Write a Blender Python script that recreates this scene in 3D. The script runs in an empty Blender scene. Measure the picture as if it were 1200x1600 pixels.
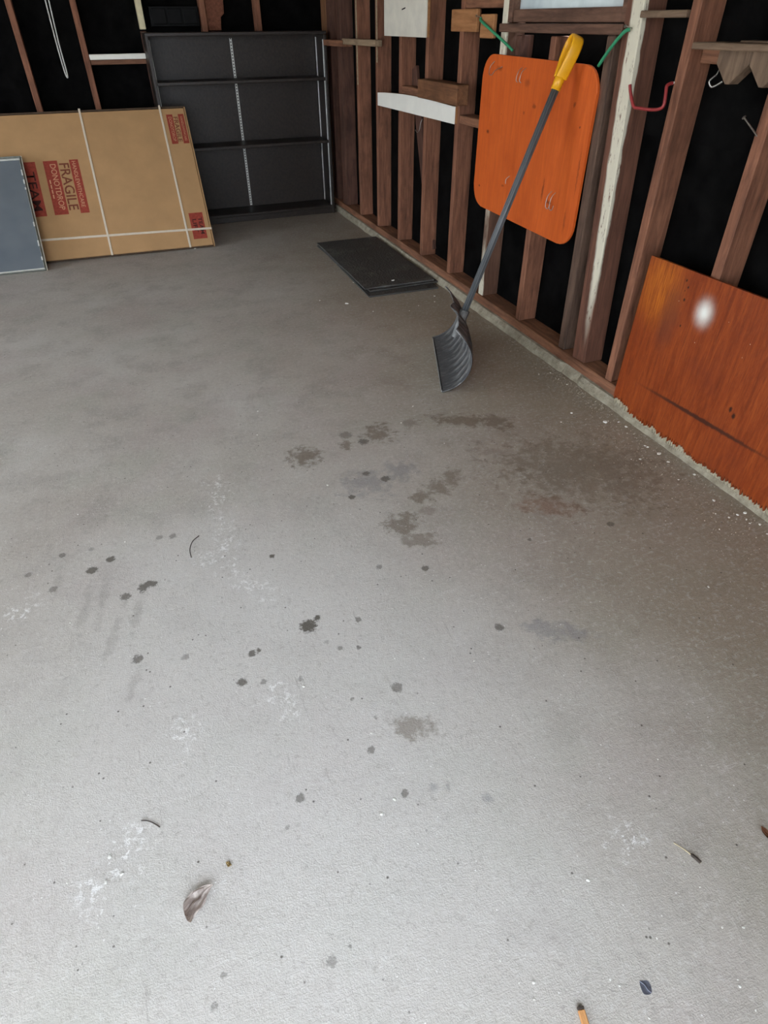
import bpy, bmesh, math, random
import numpy as np
from mathutils import Vector, Matrix, noise

random.seed(7)
SC = bpy.context.scene
COL = SC.collection

# ------------------------------------------------------------------ camera
cam_d = bpy.data.cameras.new('camera'); cam = bpy.data.objects.new('camera', cam_d); COL.objects.link(cam)
PITCH, ROLL, YAW, FPX = math.radians(38.35), math.radians(0.388), math.radians(21.12), 973.2
fwd = Vector((math.sin(YAW)*math.cos(PITCH), math.cos(YAW)*math.cos(PITCH), -math.sin(PITCH)))
r0 = Vector((math.cos(YAW), -math.sin(YAW), 0)); d0 = fwd.cross(r0)
rt = r0*math.cos(ROLL) + d0*math.sin(ROLL); dn = d0*math.cos(ROLL) - r0*math.sin(ROLL)
up = -dn
cam.matrix_world = Matrix(((rt.x, up.x, -fwd.x, 0), (rt.y, up.y, -fwd.y, 0), (rt.z, up.z, -fwd.z, 1.36), (0, 0, 0, 1)))
cam_d.sensor_fit = 'VERTICAL'; cam_d.sensor_height = 36; cam_d.lens = 36*FPX/1600
cam_d.clip_start = 0.02
SC.camera = cam

# ------------------------------------------------------------------ light: an even overcast sky outside the open garage door
w = bpy.data.worlds.new('overcast_sky'); SC.world = w; w.use_nodes = True
bg = w.node_tree.nodes['Background']; bg.inputs[0].default_value = (0.81, 0.895, 1.0, 1); bg.inputs[1].default_value = 2.6
sun_d = bpy.data.lights.new('sun', 'SUN'); sun_d.energy = 6.0; sun_d.angle = math.radians(3); sun_d.color = (1, .95, .88)
sun = bpy.data.objects.new('sun', sun_d); COL.objects.link(sun); sun.rotation_euler = (math.radians(-42), 0, math.radians(-25))   # lamp added behind the garage: lights only the driveway, which bounces fill indoors
SC.view_settings.view_transform = 'Standard'; SC.view_settings.look = 'None'
SC.view_settings.gamma = 1; SC.view_settings.use_curve_mapping = False
SC.view_settings.exposure = 1.53
SC.cycles.max_bounces = 6; SC.cycles.diffuse_bounces = 3; SC.cycles.adaptive_threshold = .04

# ------------------------------------------------------------------ helpers
WM = {}
def link(o, parent=None, world=None):
    COL.objects.link(o)
    world = world or Matrix()
    if parent is None: o.matrix_basis = world
    else:
        o.parent = parent
        o.matrix_basis = WM[parent.name].inverted() @ world
    WM[o.name] = world
    return o
def tag(o, label=None, cat=None, group=None, kind=None):
    for k, v in (('label', label), ('category', cat), ('group', group), ('kind', kind)):
        if v: o[k] = v
    return o
def thing(name, label, cat, loc=(0, 0, 0), group=None, world=None):
    o = bpy.data.objects.new(name, None); o.empty_display_size = .05
    link(o, None, world or Matrix.Translation(loc)); return tag(o, label, cat, group)
def mesh_obj(name, bm, mat, parent=None, world=None, smooth=False):
    me = bpy.data.meshes.new(name); bmesh.ops.recalc_face_normals(bm, faces=bm.faces); bm.to_mesh(me); bm.free()
    me.materials.append(mat)
    if smooth:
        for p in me.polygons: p.use_smooth = True
    return link(bpy.data.objects.new(name, me), parent, world)
def bm_box(bm, lo, hi):
    vs = [bm.verts.new((x, y, z)) for x in (lo[0], hi[0]) for y in (lo[1], hi[1]) for z in (lo[2], hi[2])]
    for f in ((0, 1, 3, 2), (4, 6, 7, 5), (0, 4, 5, 1), (2, 3, 7, 6), (0, 2, 6, 4), (1, 5, 7, 3)):
        bm.faces.new([vs[i] for i in f])
    return vs
def box(name, lo, hi, mat, parent=None, rot=None, bevel=.003, world=None):
    """a bevelled board between two corners; rot = (axis, degrees) about its centre; world = frame the corners are given in"""
    c = Vector([(a+b)/2 for a, b in zip(lo, hi)]); h = Vector([abs(b-a)/2 for a, b in zip(lo, hi)])
    bm = bmesh.new(); bm_box(bm, -h, h)
    if bevel: bmesh.ops.bevel(bm, geom=bm.edges[:], offset=min(bevel, min(h)*.6), segments=1, affect='EDGES')
    m = Matrix.Translation(c)
    if rot: m = m @ Matrix.Rotation(math.radians(rot[1]), 4, rot[0])
    if world: m = world @ m
    return mesh_obj(name, bm, mat, parent, m)
def bm_tube(bm, pts, r, seg=8, closed_ends=True):
    pts = [Vector(p) for p in pts]; rings = []; n = None
    rr = r if isinstance(r, (list, tuple)) else [r]*len(pts)
    for i, p in enumerate(pts):
        t = (pts[min(i+1, len(pts)-1)] - pts[max(i-1, 0)]).normalized()
        if n is None: n = t.orthogonal().normalized()
        n = (n - t*n.dot(t)).normalized(); b = t.cross(n)
        rings.append([bm.verts.new(p + (n*math.cos(2*math.pi*k/seg) + b*math.sin(2*math.pi*k/seg))*rr[i]) for k in range(seg)])
    for a, b in zip(rings, rings[1:]):
        for k in range(seg): bm.faces.new((a[k], a[(k+1) % seg], b[(k+1) % seg], b[k]))
    if closed_ends: bm.faces.new(rings[0][::-1]); bm.faces.new(rings[-1])
def spline(pts, n=6):
    pts = [Vector(p) for p in pts]; out = []
    for i in range(len(pts)-1):
        p0, p1, p2, p3 = pts[max(i-1, 0)], pts[i], pts[i+1], pts[min(i+2, len(pts)-1)]
        for k in range(n):
            t = k/n; out.append(.5*((2*p1) + (p2-p0)*t + (2*p0-5*p1+4*p2-p3)*t*t + (3*p1-p0-3*p2+p3)*t**3))
    return out + [pts[-1]]
def tube(name, pts, r, mat, parent=None, seg=8, n=6):
    o = Vector(pts[0]); p = [q - o for q in spline(pts, n)]
    bm = bmesh.new(); bm_tube(bm, p, r if not isinstance(r, list) else [r[min(int(i/n), len(r)-1)] for i in range(len(p))], seg)
    return mesh_obj(name, bm, mat, parent, Matrix.Translation(o), True)
def outline(name, poly, thick, mat, parent=None, world=None, bevel=.002):
    """a flat board cut to an outline in its local x-y plane, front face at z = 0, body behind it"""
    bm = bmesh.new(); top = [bm.verts.new((x, y, 0)) for x, y in poly]; bot = [bm.verts.new((x, y, -thick)) for x, y in poly]
    bm.faces.new(top); bm.faces.new(bot[::-1]); n = len(poly)
    for i in range(n): bm.faces.new((top[i], bot[i], bot[(i+1) % n], top[(i+1) % n]))
    if bevel: bmesh.ops.bevel(bm, geom=[e for e in bm.edges if all(v in top for v in e.verts)], offset=bevel, segments=1, affect='EDGES')
    return mesh_obj(name, bm, mat, parent, world)

# ------------------------------------------------------------------ materials
def srgb(r, g, b):
    f = lambda c: (c/255/12.92) if c/255 <= .04045 else ((c/255+.055)/1.055)**2.4
    return (f(r), f(g), f(b), 1)
class NT:
    def __init__(s, name):
        s.m = bpy.data.materials.new(name); s.m.use_nodes = True; s.t = s.m.node_tree; s.b = s.t.nodes['Principled BSDF']
        s.co = s.t.nodes.new('ShaderNodeTexCoord')
    def n(s, kind, **kw):
        o = s.t.nodes.new('ShaderNode'+kind)
        for k, v in kw.items():
            if isinstance(k, str) and hasattr(o, k): setattr(o, k, v)
        return o
    def l(s, a, b): s.t.links.new(a, b)
    def set(s, sock, v):
        if hasattr(v, 'is_linked'): s.l(v, sock)
        else: sock.default_value = v
    def pos(s, scale=(1, 1, 1), rnd=True, loc=None, rot=None):
        v = s.co.outputs['Object']
        if rnd:
            oi = s.n('ObjectInfo'); a = s.n('VectorMath', operation='ADD'); mu = s.n('Math', operation='MULTIPLY'); mu.inputs[1].default_value = 37.
            s.l(oi.outputs['Random'], mu.inputs[0]); s.l(v, a.inputs[0]); s.l(mu.outputs[0], a.inputs[1]); v = a.outputs[0]
        mp = s.n('Mapping'); mp.inputs['Scale'].default_value = scale
        if loc: mp.inputs['Location'].default_value = loc
        if rot: mp.inputs['Rotation'].default_value = rot
        s.l(v, mp.inputs[0]); return mp.outputs[0]
    def noise(s, vec, scale, detail=5, rough=.6, dist=0.):
        o = s.n('TexNoise'); s.l(vec, o.inputs['Vector']); o.inputs['Scale'].default_value = scale
        o.inputs['Detail'].default_value = detail; o.inputs['Roughness'].default_value = rough; o.inputs['Distortion'].default_value = dist
        return o.outputs['Fac']
    def ramp(s, f, *stops):
        o = s.n('ValToRGB'); e = o.color_ramp.elements
        while len(e) < len(stops): e.new(.5)
        for el, (p, c) in zip(e, stops): el.position = p; el.color = c if len(c) == 4 else (*c, 1)
        s.l(f, o.inputs[0]); return o.outputs[0]
    def rng(s, f, a, b, c=0., d=1., smooth=True):
        o = s.n('MapRange'); o.interpolation_type = 'SMOOTHSTEP' if smooth else 'LINEAR'
        s.l(f, o.inputs['Value'])
        for k, v in zip(('From Min', 'From Max', 'To Min', 'To Max'), (a, b, c, d)): o.inputs[k].default_value = v
        return o.outputs[0]
    def mul(s, a, b, op='MULTIPLY'):
        o = s.n('Math', operation=op); s.set(o.inputs[0], a); s.set(o.inputs[1], b); return o.outputs[0]
    def mix(s, f, a, b, mode='MIX'):
        o = s.n('Mix', data_type='RGBA', blend_type=mode); s.set(o.inputs[0], f); s.set(o.inputs[6], a); s.set(o.inputs[7], b); return o.outputs[2]
    def blob(s, vec, c, r, ang=0., soft=(.6, 1.1), axes='xy'):
        """0..1 mask of an ellipse at c (3 numbers) with radii r"""
        mp = s.n('Mapping', vector_type='TEXTURE'); mp.inputs['Location'].default_value = c
        mp.inputs['Rotation'].default_value = (0, 0, ang); mp.inputs['Scale'].default_value = r
        s.l(vec, mp.inputs[0]); ln = s.n('VectorMath', operation='LENGTH'); s.l(mp.outputs[0], ln.inputs[0])
        return s.rng(ln.outputs['Value'], soft[0], soft[1], 1., 0.)
    def warp(s, vec, scale, amt, detail=3):
        o = s.n('TexNoise'); s.l(vec, o.inputs['Vector']); o.inputs['Scale'].default_value = scale; o.inputs['Detail'].default_value = detail
        a = s.n('VectorMath', operation='SUBTRACT'); a.inputs[1].default_value = (.5, .5, .5); s.l(o.outputs['Color'], a.inputs[0])
        m = s.n('VectorMath', operation='MULTIPLY_ADD'); s.l(a.outputs[0], m.inputs[0]); m.inputs[1].default_value = (amt, amt, amt); s.l(vec, m.inputs[2])
        return m.outputs[0]
    def out(s, col, rough=.7, bump=None, dist=.002, spec=.5, strength=1., metal=0.):
        s.set(s.b.inputs['Base Color'], col); s.set(s.b.inputs['Roughness'], rough); s.b.inputs['Specular IOR Level'].default_value = spec
        s.b.inputs['Metallic'].default_value = metal
        if bump is not None:
            o = s.n('Bump'); o.inputs['Distance'].default_value = dist; o.inputs['Strength'].default_value = strength
            s.l(bump, o.inputs['Height']); s.l(o.outputs[0], s.b.inputs['Normal'])
        return s.m
def plain(name, c, rough=.6, var=.12, scale=30, spec=.5, bump=.0006, metal=0.):
    s = NT(name); p = s.pos(); f = s.noise(p, scale)
    c2 = tuple(x*(1-var*2) for x in c[:3])+(1,); c3 = tuple(min(1, x*(1+var)) for x in c[:3])+(1,)
    return s.out(s.ramp(f, (.3, c2), (.7, c3)), rough, f, bump, spec, metal=metal)
def wood(name, dark, light, axis='z', rough=.75, knots=True, spec=.3, stain=.5):
    s = NT(name); k = {'x': (1, 9, 9), 'y': (9, 1, 9), 'z': (9, 9, 1)}[axis]
    p = s.pos(k); g = s.noise(p, 5, 5, .65, .6); fine = s.noise(s.pos(tuple(3.5 if q > 1 else .8 for q in k)), 40, 4, .7)
    c = s.ramp(g, (.28, dark), (.72, light))
    big = s.noise(s.pos(), 3.2, 4, .6); c = s.mix(s.rng(big, .5, .72, 0, stain), c, tuple(x*.55 for x in dark[:3])+(1,))
    c = s.mix(s.rng(fine, .55, .8, 0, .35), c, tuple(x*.5 for x in dark[:3])+(1,))
    return s.out(c, rough, s.mul(g, fine, 'ADD'), .0015, spec)

def blob_paint(s, col, vec, spots, paint):
    for c, r, st, soft in spots: col = s.mix(s.mul(s.blob(vec, c, r, 0, soft), st), col, paint)
    return col
STUD = wood('old_framing_wood', srgb(94, 60, 45), srgb(156, 105, 79))
STUD_D = wood('dark_framing_wood', srgb(66, 44, 36), srgb(106, 72, 58))
STUD_Y = wood('framing_wood_along_wall', srgb(94, 62, 46), srgb(156, 108, 80), 'y')
STUD_X = wood('framing_wood_crosswise', srgb(84, 56, 42), srgb(140, 98, 74), 'x')
GREYWOOD = wood('weathered_dark_wood', srgb(70, 53, 44), srgb(112, 88, 72))
RAW = wood('raw_pine', srgb(140, 94, 58), srgb(186, 132, 86), 'y', stain=.2)
SHELFWOOD = wood('dusty_shelf_wood', srgb(86, 68, 54), srgb(138, 114, 92), 'y')
TAR = plain('black_tar_paper', (.0032, .003, .0028, 1), .85, .5, 9, .06, .002)
DARKBOX = plain('black_enamel', (.004, .004, .004, 1), .6, .3, 20, .15)
CHALKWHITE = plain('white_melamine', srgb(228, 222, 206), .45, .05, 12)
WHITEPAINT = plain('white_wall_paint', srgb(242, 239, 228), .6, .025, 12)
CREAM = plain('cream_paint', srgb(214, 202, 164), .6, .08, 25)
CREAMD = plain('flaking_cream_paint', srgb(168, 152, 122), .7, .25, 60)
STEEL = plain('bright_wire', srgb(168, 164, 156), .35, .1, 40, metal=.9)
ZINC = plain('white_slotted_steel', srgb(214, 214, 208), .4, .05, 40)
GREEN = plain('green_cord', srgb(52, 150, 104), .6, .15, 300, bump=.002)
REDHOOK = plain('red_vinyl', srgb(150, 48, 48), .45, .1, 60)
WCORD = plain('white_cord', srgb(206, 204, 198), .6, .05, 200)

# concrete floor: trowelled, dusty, spotted with oil drips and damp patches
STAINS = [(-0.531,1.721,0.012,0.013,0.04,0.5,0),(-0.458,1.623,0.012,0.015,0.03,0.6,0),(-0.434,1.779,0.012,0.013,0.04,0.7,0),(-0.345,1.669,0.016,0.019,-0.03,0.9,0),(-0.345,1.776,0.008,0.013,-0.04,0.4,0),(-0.288,1.701,0.013,0.016,-0.06,0.9,0),(-0.254,1.51,0.013,0.019,-0.05,0.8,0),(-0.2,1.532,0.016,0.018,-0.06,0.9,0),(-0.182,1.543,0.012,0.015,-0.07,0.9,0),(-0.168,1.534,0.014,0.011,-0.09,0.9,0),(-0.208,1.509,0.006,0.006,-0.08,0.7,0),(-0.131,1.754,0.011,0.014,-0.07,0.5,0),(-0.088,1.744,0.013,0.014,-0.11,0.6,0),(-0.237,1.251,0.014,0.015,-0.06,0.8,0),(-0.115,1.21,0.011,0.011,-0.14,0.5,0),(0.199,1.523,0.011,0.009,-0.22,1,0),(0.227,1.194,0.022,0.027,-0.29,1,0),(0.26,1.215,0.007,0.015,-0.3,1,0),(0.057,1.156,0.014,0.011,-0.22,0.9,0),(0.075,1.16,0.009,0.007,-0.23,0.9,0),(0.012,1.072,0.013,0.014,-0.21,0.9,0),(0.065,1.053,0.008,0.01,-0.24,0.6,0),(0.157,1.026,0.008,0.01,-0.24,0.6,0),(0.024,1.109,0.005,0.004,-0.12,0.6,0),(0.368,1.165,0.011,0.01,-0.35,0.7,0),(0.286,1.086,0.009,0.009,-0.34,0.6,0),(0.334,1.068,0.007,0.009,-0.34,0.8,0),(0.259,1.119,0.007,0.011,-0.31,0.35,0),(0.263,0.916,0.006,0.007,-0.34,0.6,0),(0.26,0.767,0.012,0.008,-0.3,0.7,0),(0.302,0.845,0.006,0.007,-0.37,0.6,0),(0.383,0.908,0.018,0.014,-0.37,0.7,0),(0.292,0.641,0.009,0.011,-0.4,0.7,0),(0.072,0.716,0.009,0.015,-0.28,0.7,0),(0.029,0.663,0.006,0.007,-0.3,0.5,0),(0.376,0.785,0.063,0.032,-0.41,0.5,1),(-0.144,0.449,0.007,0.007,-0.14,0.5,0),(-0.169,0.408,0.007,0.007,-0.21,0.5,0),(0.045,0.397,0.011,0.011,-0.28,0.5,0),(0.082,0.406,0.006,0.006,-0.35,0.6,0),(0.113,0.395,0.005,0.004,-0.36,0.6,0),(0.356,0.629,0.012,0.012,-0.43,0.4,2),(0.386,0.617,0.011,0.012,-0.48,0.5,2),(0.46,0.563,0.012,0.012,-0.54,0.5,2),(0.732,0.989,0.011,0.017,-0.53,0.8,0),(0.637,1.288,0.014,0.012,-0.43,0.8,0),(0.502,1.348,0.008,0.015,-0.34,0.6,0),(1.316,1.254,0.013,0.014,-0.64,0.7,0),(1.015,1.287,0.008,0.01,-0.6,0.7,0),(0.462,2.055,0.066,0.06,-0.28,0.65,1),(0.637,2.072,0.026,0.034,-0.33,0.6,1),(0.711,2.069,0.021,0.024,-0.33,0.8,0),(0.79,2.113,0.065,0.067,-0.37,0.6,1),(0.941,2.126,0.038,0.032,-0.4,0.4,1),(1.172,2.068,0.152,0.049,-0.47,0.65,1),(1.292,2.003,0.071,0.06,-0.51,0.65,1),(0.934,1.709,0.039,0.05,-0.46,0.55,1),(0.863,1.671,0.048,0.049,-0.45,0.55,1),(0.783,1.639,0.042,0.043,-0.42,0.6,1),(0.653,1.521,0.062,0.055,-0.4,0.6,1),(0.674,1.422,0.06,0.036,-0.41,0.5,1),(0.766,1.557,0.027,0.033,-0.42,0.35,1),(0.77,1.821,0.061,0.06,-0.39,0.45,2),(0.627,1.787,0.084,0.082,-0.35,0.3,2),(0.543,1.727,0.012,0.015,-0.33,0.9,0),(0.642,1.849,0.008,0.03,-0.34,0.8,0),(0.698,1.79,0.015,0.021,-0.37,0.8,0),(1.172,1.423,0.102,0.053,-0.57,0.5,3),(1.199,1.654,0.025,0.026,-0.54,0.6,1),(1.156,1.812,0.115,0.024,-0.51,0.25,1),(1.419,1.561,0.318,0.214,-0.62,0.5,1),(0.877,0.919,0.1,0.034,-0.58,0.3,2),(0.659,2.144,0.021,0.036,-0.33,0.55,0)]
STREAKS = [(-.342,1.64,-.394,1.361),(-.291,1.667,-.34,1.389),(-.259,1.489,-.336,1.223),(-.198,1.508,-.257,1.331),(-.234,1.231,-.279,1.096),(-.434,1.739,-.453,1.567)]
SCUFFS = [(.098,2.066,.085,1.817),(.085,1.817,.061,1.48),(-.044,1.601,.058,1.576),(.061,1.48,.179,1.316),(-.264,.783,-.333,.688),(-.333,.688,-.393,.662),(.105,1.048,.088,.951),(.135,.973,.101,.907),(-.171,1.014,-.117,.955),(-.596,1.516,-.498,1.584),(.735,.39,.654,.372)]
def concrete_floor():
    s = NT('stained_concrete'); P = s.co.outputs['Object']
    big = s.noise(P, 1.1, 3, .6); mid = s.noise(P, 5, 4, .65); Q = s.pos((1, 1, 1), False, (.3, .7, .37), (.5, .75, .4)); fine = s.noise(Q, 70, 4, .75); grit = s.noise(Q, 300, 1, .7)
    c = s.ramp(big, (.32, srgb(178, 170, 160)), (.5, srgb(190, 184, 175)), (.68, srgb(200, 196, 189)))
    hue = s.noise(s.pos((1, 1, 1), False, (5, 2, 0)), 2.3, 3, .6); hue2 = s.noise(s.pos((1, 1, 1), False, (1, 8, 0)), 3.1, 3, .6)
    c = s.mix(s.rng(hue, .48, .66, 0, .4), c, srgb(180, 168, 163)); c = s.mix(s.rng(hue2, .5, .66, 0, .4), c, srgb(174, 173, 160))
    c = s.mix(s.rng(mid, .46, .7, 0, .5), c, srgb(158, 151, 143))
    # paler middle of the slab, fading outwards
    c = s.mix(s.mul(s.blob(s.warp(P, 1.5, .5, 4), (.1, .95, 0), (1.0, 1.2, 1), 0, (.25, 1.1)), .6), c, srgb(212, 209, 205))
    # brownish ingrained dirt along the right wall, a darker tone towards the back
    sp = s.n('SeparateXYZ'); s.l(s.warp(P, .9, .9), sp.inputs[0])
    c = s.mix(s.rng(sp.outputs[0], .3, 1.7, 0, .74), c, srgb(139, 123, 98))
    c = s.mix(s.rng(sp.outputs[1], 2.8, 5.8, 0, .4), c, srgb(150, 141, 134))
    c = s.mix(s.rng(fine, .5, .72, 0, .4), c, srgb(214, 211, 207)); c = s.mix(s.rng(fine, .3, .46, .3, 0), c, srgb(130, 123, 115))
    # trowel swirls, scratches
    sw = s.noise(s.pos((1.2, 14, 1), False, rot=(0, 0, .5)), 6, 4, .7, 1.2); sw2 = s.noise(s.pos((13, 1, 1), False, rot=(0, 0, -.35)), 6, 4, .7, 1.)
    c = s.mix(s.rng(sw, .58, .72, 0, .3), c, srgb(216, 213, 208)); c = s.mix(s.rng(sw2, .6, .74, 0, .3), c, srgb(138, 130, 122))
    wisp = s.noise(s.pos((3, 20, 1), False, rot=(0, 0, .25)), 14, 4, .75, 2.)
    c = s.mix(s.mul(s.rng(wisp, .6, .7, 0, .55), s.rng(mid, .4, .6)), c, srgb(224, 222, 218))
    # oil drips, damp patches and scuffs: the floor mesh carries each kind's distance field, the shader breaks up its edges
    n0 = s.rng(s.noise(Q, 120, 3, .65), .25, .75, -.4, .4, False); n1 = s.rng(s.noise(Q, 26, 5, .72), .3, .7, -.75, .75, False)
    A = s.n('VertexColor'); A.layer_name = 'marks_a'; B = s.n('VertexColor'); B.layer_name = 'marks_b'; C_ = s.n('VertexColor'); C_.layer_name = 'marks_c'
    sa = s.n('SeparateColor'); s.l(A.outputs[0], sa.inputs[0]); sb = s.n('SeparateColor'); s.l(B.outputs[0], sb.inputs[0]); sc = s.n('SeparateColor'); s.l(C_.outputs[0], sc.inputs[0])
    def mark(d, n, lo, hi): return s.rng(s.mul(s.mul(d, 4.), n, 'ADD'), lo, hi, 1., 0.)
    c = s.mix(s.mul(mark(sb.outputs[0], n1, .2, 1.1), .45), c, srgb(128, 127, 131))
    c = s.mix(s.mul(mark(sb.outputs[1], n1, .2, 1.1), .5), c, srgb(134, 94, 72))
    c = s.mix(s.mul(mark(sa.outputs[2], n1, .35, 1.05), sc.outputs[1]), c, srgb(114, 101, 85))
    c = s.mix(s.mul(mark(sb.outputs[2], n1, .2, 1.1), .3), c, srgb(140, 135, 128))
    c = s.mix(s.mul(mark(sa.outputs[0], n0, .65, 1.15), sa.outputs[1]), c, srgb(84, 78, 69))
    c = s.mix(s.mul(s.mul(mark(sc.outputs[0], n1, .1, 1.1), s.rng(s.noise(Q, 60, 4, .8), .53, .58)), .85), c, srgb(236, 234, 231))
    # tiny pits and pale grains
    vo = s.n('TexVoronoi'); s.l(P, vo.inputs['Vector']); vo.inputs['Scale'].default_value = 34
    c = s.mix(s.mul(s.mul(s.rng(vo.outputs['Distance'], .05, .12, 1, 0), s.rng(s.noise(P, 16, 2), .52, .57)), .85), c, srgb(74, 67, 60))
    v2 = s.n('TexVoronoi'); s.l(s.pos((1, 1, 1), False, (3.3, 1.7, 0)), v2.inputs['Vector']); v2.inputs['Scale'].default_value = 55
    c = s.mix(s.mul(s.mul(s.rng(v2.outputs['Distance'], .05, .12, 1, 0), s.rng(s.noise(P, 9, 2), .5, .58)), .9), c, srgb(238, 236, 232))
    h = s.mul(s.mul(fine, .7), s.mul(grit, .45), 'ADD'); h = s.mul(h, s.mul(wisp, .4), 'ADD')
    return s.out(c, s.rng(mid, .3, .7, .6, .82), h, .0017, .3)
FLOOR = concrete_floor()
CURB = None
def curb_mat():
    s = NT('rough_curb_concrete'); P = s.pos((1, 1, 1), False); f = s.noise(P, 18, 7, .7)
    c = s.ramp(f, (.3, srgb(124, 114, 96)), (.7, srgb(182, 173, 152))); return s.out(c, .9, f, .012, .2)
CURB = curb_mat()
DRIVE = plain('driveway_concrete', srgb(168, 166, 160), .85, .1, 3)
DARKCEIL = plain('pale_ceiling_boards', srgb(196, 186, 170), .9, .1, 4)

# ------------------------------------------------------------------ the garage shell
FY, SD0, SD1 = -1.0, 1.9, 4.9
WX, BX, BY = 1.853, 1.955, 6.18          # stud faces and sheathing of the right wall, sheathing of the back wall
xs = np.concatenate([[-4.2, -2.5, -1.6], np.arange(-1.3, 1.87, .008), [1.9, BX+.06]]); ys = np.concatenate([[FY, -.5], np.arange(-.02, 2.3, .007), np.arange(2.3, 6.2, .015), [BY+.06]])
gx, gy = np.meshgrid(xs, ys); nx, ny = len(xs), len(ys); D = {k: np.full(gx.shape, 4.) for k in range(6)}; S0 = np.zeros(gx.shape); S1 = np.zeros(gx.shape)
for x, y, rx, ry, a, st, k in STAINS:
    if k == 0: rx = ry = math.sqrt(rx*ry)
    m = {0: 1.05, 1: 1.2}.get(k, 1.25); ca, sn = math.cos(a), math.sin(a); dx, dy = gx-x, gy-y
    d = np.hypot((dx*ca+dy*sn)/(rx*m), (-dx*sn+dy*ca)/(ry*m))
    if k == 0: S0 = np.where((d < D[0]) & (d < 3), min(1, st*.9), S0)
    if k == 1: S1 = np.where((d < D[1]) & (d < 3), min(1, st*1.1), S1)
    D[k] = np.minimum(D[k], d)
for k, lines, wd, ext in ((4, STREAKS, .018, 1.), (5, SCUFFS, .055, 1.25)):
    for x0, y0, x1, y1 in lines:
        L = math.hypot(x1-x0, y1-y0)/2*ext; a = math.atan2(y1-y0, x1-x0); ca, sn = math.cos(a), math.sin(a); dx, dy = gx-(x0+x1)/2, gy-(y0+y1)/2
        D[k] = np.minimum(D[k], np.hypot((dx*ca+dy*sn)/L, (-dx*sn+dy*ca)/wd))
me = bpy.data.meshes.new('floor'); nv = nx*ny; me.vertices.add(nv)
me.vertices.foreach_set('co', np.stack([gx, gy, np.zeros_like(gx)], -1).astype(np.float32).ravel())
q = (np.arange(ny-1)[:, None]*nx + np.arange(nx-1)[None, :]).ravel(); quads = np.stack([q, q+1, q+nx+1, q+nx], -1).astype(np.int32); nf = len(quads)
me.loops.add(nf*4); me.polygons.add(nf); me.loops.foreach_set('vertex_index', quads.ravel())
me.polygons.foreach_set('loop_start', np.arange(0, nf*4, 4, dtype=np.int32)); me.update(calc_edges=True)
for nm, ch in (('marks_a', (D[0]/4, S0, D[1]/4)), ('marks_b', (D[2]/4, D[3]/4, D[4]/4)), ('marks_c', (D[5]/4, S1, S1*0))):
    at = me.color_attributes.new(nm, 'FLOAT_COLOR', 'POINT'); at.data.foreach_set('color', np.stack([*ch, np.ones_like(gx)], -1).astype(np.float32).ravel())
me.materials.append(FLOOR); fl = link(bpy.data.objects.new('floor', me)); tag(fl, 'worn grey concrete garage floor with oil drips and damp stains', kind='structure')
tag(box('ground', (-30, -30, -.2), (30, 30, -.121), DRIVE, bevel=0), 'pale concrete driveway outside the garage', kind='structure')
tag(box('ceiling', (-4.26, FY, 2.6), (BX+.06, BY+.06, 2.68), DARKCEIL, bevel=0), kind='structure')
bm = bmesh.new()                                                    # left wall round an open side door, out of the picture
for lo, hi in (((-4.26, FY, 0), (-4.2, SD0, 2.6)), ((-4.26, SD1, 0), (-4.2, BY, 2.6)), ((-4.26, SD0, 2.15), (-4.2, SD1, 2.6))): bm_box(bm, lo, hi)
tag(mesh_obj('wall_left', bm, STUD_D), kind='structure')
bm = bmesh.new()                                                    # front wall round the open garage door
bm_box(bm, (-4.2, FY-.1, 0), (-3.8, FY, 2.6)); bm_box(bm, (.6, FY-.1, 0), (BX+.06, FY, 2.6)); bm_box(bm, (-3.8, FY-.1, 2.25), (.6, FY, 2.6))
tag(mesh_obj('wall_front', bm, STUD_D), kind='structure')

# right wall: tar-papered sheathing with a window opening, studs, plates and blocking in front of it
WY0, WY1, WZ0, WZ1 = 2.42, 3.19, 1.36, 2.0
bm = bmesh.new()
for lo, hi in (((BX, FY, 0), (BX+.05, WY0, 2.6)), ((BX, WY1, 0), (BX+.05, BY, 2.6)), ((BX, WY0, 0), (BX+.05, WY1, WZ0)), ((BX, WY0, WZ1), (BX+.05, WY1, 2.6))): bm_box(bm, lo, hi)
wr = tag(mesh_obj('wall_right', bm, TAR), 'open stud garage wall lined with black tar paper', kind='structure')
for a, b in ((FY+.02, WY0-.02), (WY1+.05, BY-.1)): box('tar_paper_sheet', (BX-.003, a, 1.007), (BX, b, 2.4), TAR, wr, bevel=0)
box('bottom_plate', (WX-.006, FY+.02, .042), (BX, BY-.1, .088), STUD_Y, wr)
box('top_plate', (WX, FY+.02, 2.3), (BX, BY-.1, 2.6), STUD_Y, wr)

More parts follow.
